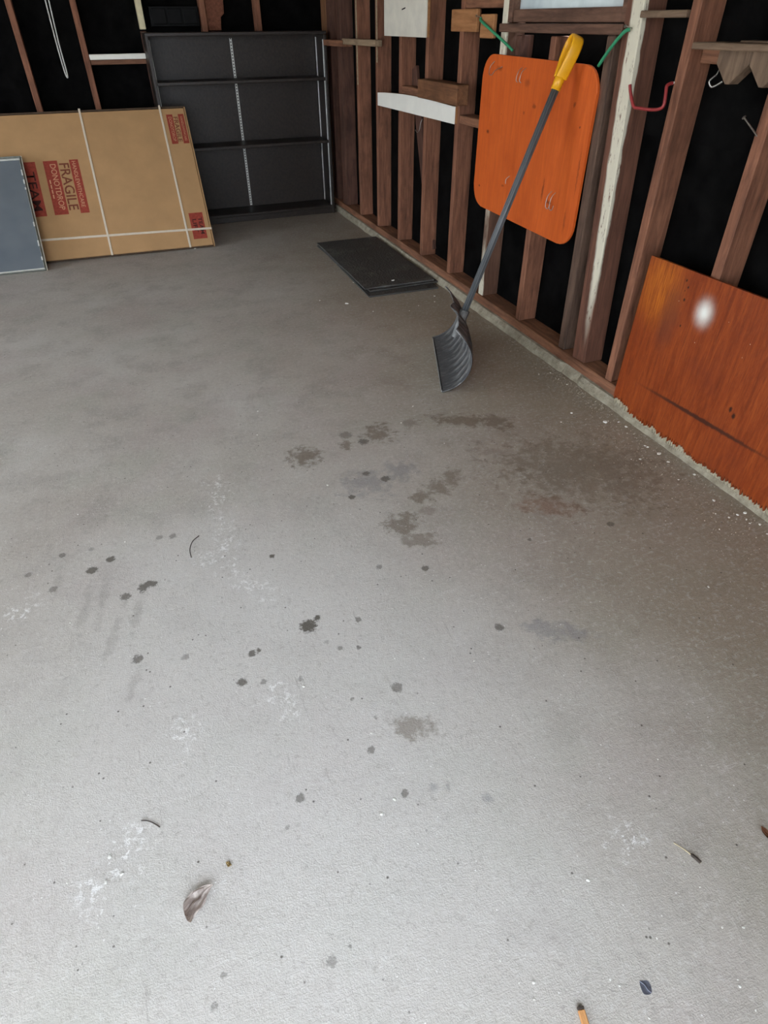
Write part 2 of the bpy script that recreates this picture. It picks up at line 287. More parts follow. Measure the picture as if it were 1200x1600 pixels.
def painted_stud(name, base_d, base_l, patches):
    s = NT(name); p = s.pos((9, 9, 1), False); g = s.noise(p, 5, 8, .65, .6); P = s.co.outputs['Object']
    c = s.ramp(g, (.28, base_d), (.72, base_l)); wp = s.warp(s.pos((1, 1, .35), False), 26, .022, 5)
    chip = s.rng(s.noise(s.pos((3, 3, .6), False), 30, 6, .7), .33, .43)
    for ctr, r in patches:
        f = s.mul(s.blob(wp, ctr, r, 0, (.8, 1.05)), chip); c = s.mix(f, c, srgb(214, 206, 184))
    return s.out(c, .75, g, .0015, .3)
def stud(y0, y1, mat, z0=.088, z1=2.3, x0=WX, lean=0., x1=None):
    return box('stud', (x0, y0, z0), (x1 or BX-.001, y1, z1), mat, wr, ('X', lean) if lean else None)
for y0, y1, m in ((.75, .79, STUD), (1.19, 1.23, STUD), (1.6, 1.641, STUD), (1.992, 2.034, STUD), (4.04, 4.082, STUD), (4.442, 4.484, STUD), (4.858, 4.9, STUD), (5.262, 5.304, STUD), (3.618, 3.66, STUD)): stud(y0, y1, m)
stud(5.64, 5.74, STUD_D); stud(5.9, 5.98, STUD_D)
PB = painted_stud('peeling_painted_post', srgb(78, 50, 39), srgb(122, 82, 64), [((-.052, -.028, .1), (.026, .045, .45)), ((-.052, -.026, -.72), (.026, .042, .23)), ((-.05, -.02, .7), (.04, .055, .6))])
postB = stud(2.253, 2.346, PB, lean=-3.2); stud(2.376, 2.425, GREYWOOD, z1=1.308, lean=-1.5, x0=WX+.004)
PC = painted_stud('white_edged_stud', srgb(84, 58, 46), srgb(122, 88, 70), [((-.055, 0, -.62), (.02, .06, .35)), ((-.055, 0, .2), (.02, .06, .5))])
stud(3.185, 3.232, PC)
stud(2.77, 2.812, STUD, z1=1.30)                                      # cripple stud under the window
stud(3.1, 3.14, STUD_D, z0=.75, z1=1.30, x0=WX+.03)
for y, z in ((5.262, .98), (4.858, 1.13)): tag(box('painted_edge', (WX-.0012, y+.002, z), (WX, y+.022, 2.2), CREAMD, wr, bevel=0), 'flaking cream paint along a far stud edge')
# diagonal let-in brace behind the far studs
box('diagonal_brace', (BX-.028, 4.2, .08), (BX-.006, 4.29, 1.15), STUD_D, wr, ('X', -20))
# blocking between the studs
box('blocking', (WX+.004, 4.084, .985), (BX-.002, 4.44, 1.027), STUD_Y, wr)
box('blocking', (WX+.004, 3.234, .905), (BX-.002, 3.616, .945), STUD_Y, wr)
box('blocking', (WX+.004, 3.234, 1.4), (BX-.002, 3.616, 1.44), STUD_Y, wr)
tag(box('nailed_block', (WX-.02, 3.445, 1.308), (WX, 3.725, 1.398), RAW, wr), 'short pale block nailed across a stud')
tag(box('nailed_block', (WX-.02, 3.275, 1.285), (WX, 3.405, 1.377), RAW, wr), 'small pale block holding the green cord')

# the window above the orange board
wf = bpy.data.objects.new('window_1', None); link(wf, None, Matrix.Translation((WX, 2.8, 1.36))); tag(wf, 'small fixed window with a clouded white pane and brown frame', kind='structure')
FRAME = wood('old_window_frame', srgb(74, 52, 42), srgb(124, 92, 74), 'y')
box('sill_trim', (WX-.012, 2.345, 1.31), (WX+.06, 3.235, 1.342), FRAME, wf)
box('bottom_rail', (WX+.012, 2.36, 1.346), (WX+.06, 3.19, 1.392), FRAME, wf)
box('jamb', (WX+.0, 3.15, 1.346), (WX+.07, 3.184, 2.05), FRAME, wf); box('jamb', (WX+.0, 2.345, 1.346), (WX+.07, 2.38, 2.05), FRAME, wf)
box('top_rail', (WX+.012, 2.38, 1.99), (WX+.06, 3.15, 2.04), FRAME, wf)
def pane_mat():
    s = NT('clouded_window_pane'); d = s.n('BsdfTranslucent'); d.inputs[0].default_value = (.62, .66, .66, 1); m = s.n('MixShader'); m.inputs[0].default_value = .35
    c = s.ramp(s.noise(s.pos(), 9, 4), (.3, srgb(150, 156, 154)), (.7, srgb(196, 200, 196))); s.out(c, .3)
    s.l(s.b.outputs[0], m.inputs[1]); s.l(d.outputs[0], m.inputs[2]); s.l(m.outputs[0], s.t.nodes['Material Output'].inputs[0]); return s.m
box('pane', (WX+.04, 2.375, 1.388), (WX+.044, 3.155, 1.995), pane_mat(), wf, bevel=0)

# concrete curb at the foot of the right wall: a low uneven ledge
bm = bmesh.new(); N = 240; rows = []
for i in range(N+1):
    y = FY + (BY-.15-FY)*i/N; j = noise.noise(Vector((y*6, 0, 0)))*.007 + noise.noise(Vector((y*25, 3, 0)))*.004
    k = noise.noise(Vector((y*5, 7, 0)))*.005
    bite = .016 if (2.18 < y < 2.32 and noise.noise(Vector((y*30, 9, 0))) > -.2) else 0
    rows.append([bm.verts.new(p) for p in ((1.818+j, y, -.01), (1.824+j+bite, y, .018+k), (1.838+j*.4+bite, y, .04), (1.87, y, .0425))])
for a, b in zip(rows, rows[1:]):
    for q in range(3): bm.faces.new((a[q], a[q+1], b[q+1], b[q]))
tag(mesh_obj('baseboard_right', bm, CURB), 'low rough concrete curb under the stud wall', kind='structure')

# back wall: sheathing, studs, crosspieces
wb = tag(box('wall_back', (-4.2, BY, 0), (BX+.06, BY+.05, 2.6), TAR, bevel=0), 'back garage wall of black tar paper behind studs', kind='structure')
SF = 6.08
for x, m in ((-.392, STUD), (.022, STUD), (.918, STUD), (1.335, STUD), (-.82, STUD), (-1.24, STUD), (-1.66, STUD), (-2.1, STUD), (-2.5, STUD), (-2.9, STUD)): box('stud', (x-.02, SF, .09), (x+.022, BY-.001, 2.35), m, wb)
box('stud', (1.87, SF-.03, .09), (1.95, BY-.001, 2.35), wood('pale_corner_post', srgb(110, 74, 50), srgb(158, 112, 76)), wb)  # corner post in a lighter wood tone
box('bottom_plate', (-4.19, SF, .0), (1.84, BY-.001, .09), STUD_X, wb)
tag(box('stud', (.446, SF, 1.31), (.486, BY-.001, 2.35), CREAM, wb), 'cream painted stud ending on the bookcase')
box('stud', (.446, SF+.03, .09), (.486, BY-.001, 1.30), STUD_D, wb)
tag(box('crosspiece', (.046, SF-.006, 1.135), (.444, SF+.03, 1.168), WHITEPAINT, wb), 'crosspiece with white painted edge between two studs')
box('crosspiece', (.046, SF+.012, 1.104), (.444, BY-.002, 1.134), STUD_X, wb)
# split reddish board beside a stud above the bookcase
outline('split_board', [(.0, 0), (.10, 0), (.105, .08), (.135, .10), (.15, .3), (.15, 1.0), (0, 1.0)], .03, wood('split_red_board', srgb(92, 52, 36), srgb(134, 84, 62)), wb, Matrix(((1, 0, 0, .943), (0, 0, -1, SF+.02), (0, 1, 0, 1.30), (0, 0, 0, 1))))

# ------------------------------------------------------------------ dark bookcase at the back
CASE = plain('dark_brown_varnish', (.024, .0165, .0125, 1), .45, .25, 60, .5, .0008)
bk = thing('bookcase', 'dark brown built-in bookcase with white slotted strips on back wall', 'bookcase', (1.115, 5.93, 0))
X0, X1, Y0, Y1 = .444, 1.79, 5.80, 6.066
box('side_panel', (X0, Y0, 0), (X0+.022, Y1, 1.29), CASE, bk); box('side_panel', (X1-.022, Y0, 0), (X1, Y1, 1.27), CASE, bk)
box('top_panel', (X0, Y0-.004, 1.272), (X1, Y1, 1.293), CASE, bk)
box('back_panel', (X0+.022, Y1-.014, .05), (X1-.022, Y1-.002, 1.272), CASE, bk)
for z in (.978, .545): box('shelf', (X0+.024, Y0+.002, z), (X1-.024, Y1-.016, z+.022), CASE, bk)
box('base_panel', (X0+.022, Y0+.002, .045), (X1-.024, Y1-.016, .066), CASE, bk); box('kick_board', (X0+.022, Y0+.008, 0), (X1-.022, Y0+.026, .045), CASE, bk)
bm = bmesh.new(); z = .07
for dx in (-.009, .005): bm_box(bm, (dx, -.003, 0), (dx+.004, 0, 1.18))
while z < 1.24: bm_box(bm, (-.005, -.003, z-.07), (.005, 0, z-.07+.012)); z += .02
st = mesh_obj('slotted_strip', bm, ZINC, bk, Matrix.Translation((1.093, Y1-.015, .072))); st['label'] = 'white slotted shelf strip'
for y in (5.825, 6.02):
    o = st.copy(); o.data = st.data; COL.objects.link(o); o.parent = bk
    o.matrix_basis = WM[bk.name].inverted() @ Matrix.Translation((X1-.023, y, .072 if y > 6 else .06)) @ Matrix.Rotation(-math.pi/2, 4, 'Z')
for y in (5.825, 6.02):
    o = st.copy(); o.data = st.data; COL.objects.link(o); o.parent = bk
    o.matrix_basis = WM[bk.name].inverted() @ Matrix.Translation((X0+.023, y, .072)) @ Matrix.Rotation(math.pi/2, 4, 'Z')

# black switch box set into the wall above the bookcase
t = thing('fuse_box', 'black metal box with three compartments above the dark bookcase', 'box', (.71, 6.1, 1.33))
box('housing', (.53, 6.10, 1.325), (.885, 6.178, 1.445), DARKBOX, t)
for k in range(3): box('compartment', (.548+k*.112, 6.092, 1.34), (.548+k*.112+.098, 6.1, 1.43), DARKBOX, t)

# loop of white cord on the back wall
tag(tube('hanging_cord', [(-.148, 6.03, 1.75), (-.150, 6.03, 1.5), (-.152, 6.03, 1.25), (-.148, 6.03, 1.08), (-.139, 6.03, 1.036), (-.134, 6.03, 1.075), (-.136, 6.03, 1.25), (-.128, 6.03, 1.5), (-.126, 6.03, 1.75)], .0045, WCORD), 'thin white cord hanging in a long loop between back studs', 'cord')
tag(box('cord_nail', (-.15, 6.02, 1.745), (-.12, 6.178, 1.755), STEEL), 'nail the white cord loop hangs from', 'nail')

# ------------------------------------------------------------------ flat cardboard carton
BO, BA, BB, BN = Vector((.587, 5.113, .024)), Vector((.9996, -.0294, 0)), Vector((.0178, .6041, .7967)), Vector((-.0234, -.7963, .6044))
CF = Matrix(((BA.x, BB.x, BN.x, BO.x), (BA.y, BB.y, BN.y, BO.y), (BA.z, BB.z, BN.z, BO.z), (0, 0, 0, 1)))
CARD = plain('brown_cardboard', srgb(178, 140, 98), .8, .05, 6, .2)
CARDD = plain('shaded_carton_edge', srgb(84, 68, 54), .85, .15, 30, .2)  # darker card: shade of the gap and flaps put into the colour
RED = plain('red_print', srgb(152, 66, 52), .7, .12, 60, .2)
INK = plain('dark_print', srgb(62, 36, 32), .75, .1, 60, .2); INKF = plain('brown_print', srgb(120, 66, 48), .75, .1, 60, .2); PALE = plain('pale_print', srgb(206, 152, 118), .75, .06, 60, .2)
STRAP = plain('clear_white_strapping', srgb(214, 200, 180), .35, .04, 40)
ct = thing('cardboard_carton', 'large flat brown cardboard carton with red FRAGILE print leaning on the bookcase', 'carton', world=CF)
def onbox(name, lo, hi, mat, parent=None, bevel=.001): return box(name, lo, hi, mat, parent or ct, None, bevel, CF)
LW = -1.95
fp = onbox('front_panel', (LW, .0, -.014), (.012, 1.03, 0), CARD, bevel=.003)
onbox('gap_fill', (LW+.005, .008, -.032), (.008, 1.022, -.015), CARDD)  # fills the recess behind the front, coloured dark for its shade
onbox('back_tray', (LW, -.002, -.046), (.02, 1.05, -.0325), CARDD, bevel=.003)
onbox('tray_rim', (LW, 1.04, -.046), (.024, 1.052, -.012), CARDD); onbox('tray_rim', (.014, -.002, -.046), (.024, 1.04, -.004), CARD)
def text_mesh(body, w, h, bold=.0):
    cu = bpy.data.curves.new('lettering', 'FONT'); cu.body = body; cu.size = 1; cu.extrude = 0; cu.offset = bold; cu.resolution_u = 3
    tmp = bpy.data.objects.new('lettering', cu); COL.objects.link(tmp)
    dg = bpy.context.evaluated_depsgraph_get(); dg.update()
    me = bpy.data.meshes.new_from_object(tmp.evaluated_get(dg)); bpy.data.objects.remove(tmp); bpy.data.curves.remove(cu)
    xs = [v.co.x for v in me.vertices]; ys = [v.co.y for v in me.vertices]; x0, x1, y0, y1 = min(xs), max(xs), min(ys), max(ys)
    for v in me.vertices: v.co = ((v.co.x-(x0+x1)/2)/(x1-x0)*w, (v.co.y-(y0+y1)/2)/(y1-y0)*h, 0)
    return me
def lettering(body, a, b, length, height, mat, parent, bold=.01):
    """words that read down the carton face, letter tops to the right; centred at (a, b)"""
    me = text_mesh(body, length, height, bold); me.materials.clear(); me.materials.append(mat)
    o = bpy.data.objects.new('lettering', me); M = CF @ Matrix.Translation((a, b, .0022)) @ Matrix.Rotation(-math.pi/2, 4, 'Z')
    return link(o, parent, M)
def redbox(lo, hi): return onbox('red_print', (lo[0], lo[1], -.001), (hi[0], hi[1], .0012), RED, ct, 0)
r = redbox((-.863, .314), (-.803, .697)); lettering('HANDLEWITHCARE', -.835, .52, .33, .026, PALE, r, .0)
lettering('FRAGILE', -.902, .507, .335, .066, INKF, fp, .012)
r = redbox((-1.036, .314), (-.943, .697)); lettering('DONOTDROP', -.977, .51, .325, .038, PALE, r, .004); [onbox('print_line', (-1.021, b, 0), (-1.013, b+.028, .0018), PALE, r, 0) for b in (.43, .465, .5, .535)]
r = redbox((-1.215, .312), (-1.088, .697)); lettering('TEAM', -1.135, .49, .275, .056, INK, r, .008)
r = redbox((-.04, .767), (.001, .985)); lettering('HANDLEWITHCARE', -.019, .876, .18, .016, PALE, r, .0)
lettering('FRAGILE', -.061, .872, .185, .032, INKF, fp, .01)
r = redbox((-.125, .767), (-.08, .985)); lettering('DONOTDROP', -.101, .876, .18, .022, PALE, r, .0)
r = redbox((-.121, .052), (-.02, .247)); lettering('TEAM', -.046, .148, .125, .028, INK, r, .012); lettering('LIFT', -.089, .15, .1, .028, INK, r, .012)
for a0, a1 in ((-.726, -.710), (-.172, -.148)):
    am = (a0+a1)/2
    o = onbox('vertical_strap', (am-.007, -.006, -.0015), (am+.007, 1.052, .0042), STRAP)
    onbox('strap_over_top', (am-.007, 1.0515, -.046), (am+.007, 1.0545, .004), STRAP)
onbox('horizontal_strap', (LW, .135, -.0015), (.026, .15, .0036), STRAP).rotation_euler.rotate_axis('Z', math.radians(-1.2))

# ------------------------------------------------------------------ grey panels leaning on the carton
def lean_frame(o, a, top):
    a = Vector(a).normalized(); b = Vector(top) - Vector(o); b = (b - a*b.dot(a)); L = b.length; b.normalize(); n = a.cross(b)
    return Matrix(((a.x, b.x, n.x, o[0]), (a.y, b.y, n.y, o[1]), (a.z, b.z, n.z, o[2]), (0, 0, 0, 1))), L
GLASS = NT('blue_grey_coated_glass'); GLASS = GLASS.out(GLASS.ramp(GLASS.noise(GLASS.pos(), 2.5, 3), (.3, srgb(92, 99, 106)), (.7, srgb(108, 114, 118))), .22, None, spec=.6)
ALU = plain('worn_aluminium_edge', srgb(206, 206, 198), .4, .1, 30, metal=.1); EDGE = plain('grey_panel_edge', srgb(128, 130, 122), .5, .15, 40)
PF, PL = lean_frame((-.573, 4.975, .02), (1, -.02, 0), (-.598, 5.495, .643))
gp = thing('mirror_panel', 'blue-grey glass panel with bright metal rim at left edge, leaning on carton', 'panel', world=PF)
def onp(name, lo, hi, mat, parent, bevel=.001): return box(name, lo, hi, mat, parent, None, bevel, PF)
PW = -.85
PG = PL-.03
onp('glass_sheet', (PW, .006, -.009), (-.008, PG-.012, -.001), GLASS, gp)
onp('metal_rim', (PW, PG-.012, -.013), (-.006, PG-.001, .003), ALU, gp); onp('metal_rim', (PW, 0, -.012), (-.006, .006, .002), ALU, gp); onp('metal_rim', (-.010, .006, -.013), (-.005, PG-.012, .001), EDGE, gp)
for b0, b1 in ((.66, .70), (.60, .63), (.56, .575), (.16, .2), (.06, .085), (.3, .33)): onp('foil_scrap', (-.014, b0, -.004), (-.0045, b1, .004), ALU, gp)
g2 = thing('mirror_panel', 'cream rimmed panel standing directly behind the blue-grey glass panel', 'panel', world=PF)
RIM = plain('cream_panel_rim', srgb(222, 218, 202), .45, .06, 30)
onp('panel_core', (PW+.01, .0, -.034), (-.003, PL-.012, -.0145), EDGE, g2)
onp('panel_rim', (PW+.01, PL-.012, -.024), (.0, PL-.004, -.0145), EDGE, g2); onp('panel_rim', (PW+.01, PL-.010, -.036), (.006, PL+.002, -.025), RIM, g2); onp('panel_rim', (-.0025, -.002, -.036), (.006, PL-.011, -.031), RIM, g2)

# ------------------------------------------------------------------ rubber mats by the right wall
def rubber():
    s = NT('black_rubber_matting'); P = s.pos((1, 1, 1)); d = s.noise(P, 6, 6, .7); v = s.n('TexVoronoi'); s.l(P, v.inputs['Vector']); v.inputs['Scale'].default_value = 70
    c = s.mix(s.rng(d, .5, .75, 0, .6), srgb(70, 69, 66), srgb(128, 126, 120)); return s.out(c, .6, s.mul(v.outputs['Distance'], d, 'ADD'), .003, .4)
RUB = rubber()
def mat(name, cx, cy, w, l, z, th, rz, label):
    bm = bmesh.new(); NX, NY = 10, 20; g = {}
    for k in (0, 1):
        for i in range(NX+1):
            for j in range(NY+1):
                x = (i/NX-.5)*w; y = (j/NY-.5)*l; e = noise.noise(Vector((x*7, y*7, z*90)))*.0025
                g[k, i, j] = bm.verts.new((x + noise.noise(Vector((y*5, z*70, 1)))*.004, y, th*k + (e if k else max(e, 0)*0)))
    for i in range(NX):
        for j in range(NY):
            for k in (0, 1): bm.faces.new((g[k, i, j], g[k, i+1, j], g[k, i+1, j+1], g[k, i, j+1]))
    for i in range(NX):
        for j in (0, NY): bm.faces.new((g[0, i, j], g[0, i+1, j], g[1, i+1, j], g[1, i, j]))
    for j in range(NY):
        for i in (0, NX): bm.faces.new((g[0, i, j], g[0, i, j+1], g[1, i, j+1], g[1, i, j]))
    o = mesh_obj(name, bm, RUB, None, Matrix.Translation((cx, cy, z)) @ Matrix.Rotation(math.radians(rz), 4, 'Z'))
    return tag(o, label, 'mat', 'rubber mats stacked by the wall')
mat('rubber_mat', 1.566, 4.2, .47, 1.13, .0005, .009, -1.5, 'bottom black rubber mat of the stack on floor by right wall')
mat('rubber_mat', 1.572, 4.255, .475, 1.1, .0122, .008, 1.0, 'middle black rubber mat of the stack on floor by right wall')
mat('rubber_mat', 1.563, 4.27, .475, 1.1, .0232, .009, -.6, 'top black rubber mat of the stack, dusty and strewn with flakes')

# ------------------------------------------------------------------ snow shovel
PLASTIC = None
def shovel_plastic():
    s = NT('scuffed_plastic_lit_ribs'); P = s.pos((1, 1, 1), False); f = s.noise(s.pos((16, 3, 3), False), 7, 6, .7); g = s.noise(P, 12, 5, .7)
    c = s.mix(s.rng(f, .5, .72, 0, .55), srgb(74, 75, 76), srgb(164, 163, 160)); c = s.mix(s.rng(g, .52, .7, 0, .5), c, srgb(46, 46, 48))
    sp = s.n('SeparateXYZ'); s.l(P, sp.inputs[0]); w = s.mul(s.mul(sp.outputs[0], 5*math.pi/.315), 0., 'ADD'); sn = s.mul(w, 0., 'SINE'); sq = s.mul(sn, sn)  # rib tops lightened in the colour, standing in for weak rib shading
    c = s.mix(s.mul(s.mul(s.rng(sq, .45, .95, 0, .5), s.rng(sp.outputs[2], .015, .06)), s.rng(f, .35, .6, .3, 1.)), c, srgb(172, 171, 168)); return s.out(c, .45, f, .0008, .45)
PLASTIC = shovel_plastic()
SHAFT = NT('grey_ribbed_shaft'); SHAFT = SHAFT.out(SHAFT.ramp(SHAFT.noise(SHAFT.pos((1, 1, .2)), 20, 4), (.3, srgb(66, 68, 70)), (.7, srgb(92, 95, 97))), .4)
YEL = plain('yellow_plastic', srgb(238, 170, 22), .38, .05, 25); GREYRIM = plain('worn_plastic_rim', srgb(150, 150, 146), .5, .15, 60)
C0 = Vector((1.307, 2.632, .002)); U = Vector((.359, .933, 0)).normalized(); Sd = Vector((U.y, -U.x, 0))
SF_ = Matrix(((U.x, Sd.x, 0, C0.x), (U.y, Sd.y, 0, C0.y), (0, 0, 1, C0.z), (0, 0, 0, 1)))    # local x across the blade, y back, z up
sh = thing('snow_shovel', 'black snow shovel with grey shaft and yellow grip leaning on orange board', 'shovel', world=SF_)
prof = spline([(0, 0, 0), (0, .05, .018), (0, .10, .052), (0, .134, .105), (0, .143, .16), (0, .132, .21), (0, .108, .25), (0, .08, .285)], 4)
NP, NU, HW = len(prof)-1, 72, .315
def blade_pt(u, k, off):
    t = k/NP; a = abs(u); p = prof[k]
    wd = HW*(1 - .10*max(0, t-.55)/.45)                             # a little narrower towards the top
    rib = .011*math.sin(u*5*math.pi)**2*min(1, max(0, (t-.12)/.2))*min(1, max(0, (.85-t)/.15))*(1 if a > .22 else 0)
    tong = .028*max(0, 1-(a/.22)**2)*min(1, max(0, (t-.25)/.35))    # raised tongue in the middle carrying the socket
    wing = .03*a**4*t                                              # ends curl forward
    dip = -.05*max(0, min(1, (a-.18)/.25))*max(0, 1-a*1.05)*max(0, t-.6)*2.2   # upper edge dips beside the socket
    return Vector((u*wd, p.y - rib - tong - wing + off, p.z*(1-.0*a) + dip))
bm = bmesh.new(); G = {}
for s_ in (0, 1):
    for i in range(NU+1):
        for k in range(NP+1): G[s_, i, k] = bm.verts.new(blade_pt(i/NU*2-1, k, .0035*s_))
for i in range(NU):
    for k in range(NP):
        bm.faces.new((G[0, i, k], G[0, i+1, k], G[0, i+1, k+1], G[0, i, k+1])); bm.faces.new((G[1, i, k], G[1, i, k+1], G[1, i+1, k+1], G[1, i+1, k]))
for i in range(NU):
    for k in (0, NP): bm.faces.new((G[0, i, k], G[0, i+1, k], G[1, i+1, k], G[1, i, k]))
for k in range(NP):
    for i in (0, NU): bm.faces.new((G[0, i, k], G[0, i, k+1], G[1, i, k+1], G[1, i, k]))
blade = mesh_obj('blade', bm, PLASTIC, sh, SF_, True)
rim = []
def rimtube(pts, r, name='worn_rim', m=None):
    bm = bmesh.new(); bm_tube(bm, pts, r, 6); return mesh_obj(name, bm, m or GREYRIM, blade, SF_, True)
rimtube([blade_pt(i/24*2-1, 0, .001) + Vector((0, -.001, .002)) for i in range(25)], .0032, 'cutting_edge')
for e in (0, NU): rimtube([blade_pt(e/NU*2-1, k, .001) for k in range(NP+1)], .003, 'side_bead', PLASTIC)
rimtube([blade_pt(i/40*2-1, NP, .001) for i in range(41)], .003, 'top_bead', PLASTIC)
inv = SF_.inverted()
A0 = inv @ Vector((1.408, 2.588, .237)); A1 = inv @ Vector((1.752, 2.572, 1.143)); ax = (A1-A0).normalized()
def along(t, off=Vector((0, 0, 0))): return A0 + ax*t + off
bm = bmesh.new(); bm_tube(bm, [along(-.1), along(-.04), along(.0), along(.035)], [.012, .02, .023, .024], 14); mesh_obj('socket', bm, PLASTIC, sh, SF_, True)
bm = bmesh.new(); bm_tube(bm, [along(-.02), along((A1-A0).length*.5), along((A1-A0).length+.02)], .0145, 20)
for v in bm.verts: pass
shaft = mesh_obj('shaft', bm, SHAFT, sh, SF_, True)
RIBM = plain('shaft_rib_grey', srgb(104, 107, 108), .4, .05, 40)
for k in range(8):                                                  # moulded ribs running along the shaft
    n1 = ax.orthogonal().normalized(); n2 = ax.cross(n1); q = (n1*math.cos(k*math.pi/4) + n2*math.sin(k*math.pi/4))*.0142
    bm = bmesh.new(); bm_tube(bm, [along(.036)+q, along((A1-A0).length)+q], .0016, 5); mesh_obj('rib', bm, RIBM, shaft, SF_, True)
# yellow D-shaped grip: a ring flattened against the board
GROT = 15; LT = (A1-A0).length; gx = (Vector((0, 0, 1)).cross(ax)).normalized(); gv = inv.to_3x3() @ Vector((.0, -1., 0)); gv = (gv - ax*gv.dot(ax)).normalized(); gv = Matrix.Rotation(math.radians(GROT), 3, ax) @ gv; gn = ax.cross(gv)
bm = bmesh.new(); bm_tube(bm, [along(LT-.012), along(LT+.02), along(LT+.05)], [.0195, .0205, .018], 14); grip = mesh_obj('grip', bm, YEL, sh, SF_, True)
def ringpt(t): return along(LT+.03) + ax*t[0] + gv*t[1]
loop = spline([ringpt(p) for p in ((0, -.012), (.03, -.022), (.07, -.033), (.105, -.036), (.13, -.025), (.14, .0), (.13, .025), (.105, .036), (.07, .033), (.03, .022), (0, .012))], 5)
bm = bmesh.new(); pv = None
rings = []
for i, p in enumerate(loop):                                        # a broad strap bent into the D
    t = (loop[min(i+1, len(loop)-1)] - loop[max(i-1, 0)]).normalized(); nrm = t.cross(gn).normalized()
    rings.append([bm.verts.new(p + gn*a*.023 + nrm*b*.006) for a, b in ((-1, -.6), (-.7, -1), (.7, -1), (1, -.6), (1, .6), (.7, 1), (-.7, 1), (-1, .6))])
for a, b in zip(rings, rings[1:]):
    for k in range(8): bm.faces.new((a[k], a[(k+1) % 8], b[(k+1) % 8], b[k]))
bm.faces.new(rings[0][::-1]); bm.faces.new(rings[-1]); mesh_obj('grip_loop', bm, YEL, grip, SF_, True)

# ------------------------------------------------------------------ orange board hung with green cord
def orange_ply():
    s = NT('orange_painted_plywood'); P = s.co.outputs['Object']; g = s.noise(s.pos((14, 1.2, 1), False), 4, 7, .65, .8); b = s.noise(P, 3, 4)
    c = s.ramp(g, (.3, srgb(192, 84, 32)), (.7, srgb(214, 102, 42))); c = s.mix(s.rng(b, .45, .7, 0, .45), c, srgb(172, 72, 26))
    wp = s.warp(P, 40, .02, 4)
    for x, y, rx, ry, st in ((.10, .355, .02, .012, .8), (.22, .44, .004, .004, .9), (.06, .1, .01, .006, .8), (.86, .46, .005, .006, .95), (.8, .535, .012, .012, .6), (.5, .5, .02, .012, .5), (.42, .47, .01, .01, .5), (.66, .19, .01, .06, .6), (.72, .15, .03, .01, .6), (.16, .62, .04, .012, .4), (.42, .58, .03, .02, .4), (.9, .3, .006, .12, .5), (.86, .1, .01, .06, .4), (.3, .14, .015, .008, .5)):
        c = s.mix(s.mul(s.blob(wp, (x, y, 0), (rx, ry, 1), 0, (.2, 1.1)), st), c, srgb(72, 34, 20))
    return s.out(c, s.rng(g, .3, .7, .5, .62), g, .0006, .2)
OF = Matrix(((0, 0, -1, WX-.014), (-1, 0, 0, 3.36), (0, 1, 0, .556), (0, 0, 0, 1))) @ Matrix.Rotation(math.radians(-.8), 4, 'Z')   # x runs towards the camera, y up, z into the room
W_, H_ = .93, .672
def rounded(w, h, r, n=8):
    out = []
    for cx, cy, a0 in ((w-r, r, -90), (w-r, h-r, 0), (r, h-r, 90), (r, r, 180)):
        out += [(cx + r*math.cos(math.radians(a0+90*k/n)), cy + r*math.sin(math.radians(a0+90*k/n))) for k in range(n+1)]
    return out
ob = thing('orange_board', 'orange painted plywood board with rounded corners tied up under the window', 'board', world=OF)
outline('board_face', rounded(W_, H_, .095), .012, orange_ply(), ob, OF, .003)
def wire(name, pts, r=.0015, label=None):
    bm = bmesh.new(); bm_tube(bm, spline(pts, 6), r, 6); o = mesh_obj(name, bm, STEEL, ob, OF, True)
    if label: o['label'] = label
wire('wire_hook', [(.115, .645, .004), (.10, .625, .016), (.105, .597, .024), (.125, .592, .02), (.14, .61, .012), (.19, .628, .003)], label='bent bright wire hook')
for x in (.365, .395): wire('wire_hook', [(x, .635, .0), (x-.002, .62, .018), (x-.002, .59, .026), (x+.004, .58, .02)])
for x in (.735, .765): wire('wire_hook', [(x, .20, .0), (x-.002, .18, .018), (x+.0, .14, .024), (x+.012, .13, .018), (x+.018, .15, .014)])
wire('wire_hook', [(.36, .195, 0), (.352, .18, .014), (.355, .16, .016)])
def cord(name, pts, label):
    tag(tube(name, pts, .0062, GREEN, None, 8, 6), label, 'cord', 'green cords holding the orange board')
cord('green_cord', [(WX-.022, 3.395, 1.362), (WX-.028, 3.385, 1.352), (WX-.03, 3.3, 1.325), (WX-.022, 3.15, 1.272), (WX-.012, 3.09, 1.245)], 'left green cord running from the pale block to orange board')
cord('green_cord', [(WX-.008, 2.303, 1.327), (WX-.02, 2.32, 1.318), (WX-.02, 2.38, 1.27), (WX-.014, 2.44, 1.215)], 'right green cord running from the peeling post to orange board')
def nail(name, p, q, r, label, group=None):
    bm = bmesh.new(); p = Vector(p); q = Vector(q); d = (q-p).normalized(); bm_tube(bm, [Vector((0, 0, 0)), q-p], r, 8); bm_tube(bm, [q-p, q-p+d*.002], r*2.4, 10)
    return tag(mesh_obj(name, bm, STEEL, None, Matrix.Translation(p)), label, 'nail', group)
nail('nail', (WX-.018, 3.393, 1.364), (WX-.048, 3.396, 1.37), .0022, 'nail with green cord tied on in the small pale block')
nail('nail', (WX+.002, 2.303, 1.33), (WX-.03, 2.304, 1.336), .0022, 'nail with green cord tied on in the peeling post')
nail('nail', (WX+.004, 1.63, 1.073), (WX-.05, 1.652, 1.123), .0026, 'long bent nail sticking out of the stud by the right edge')

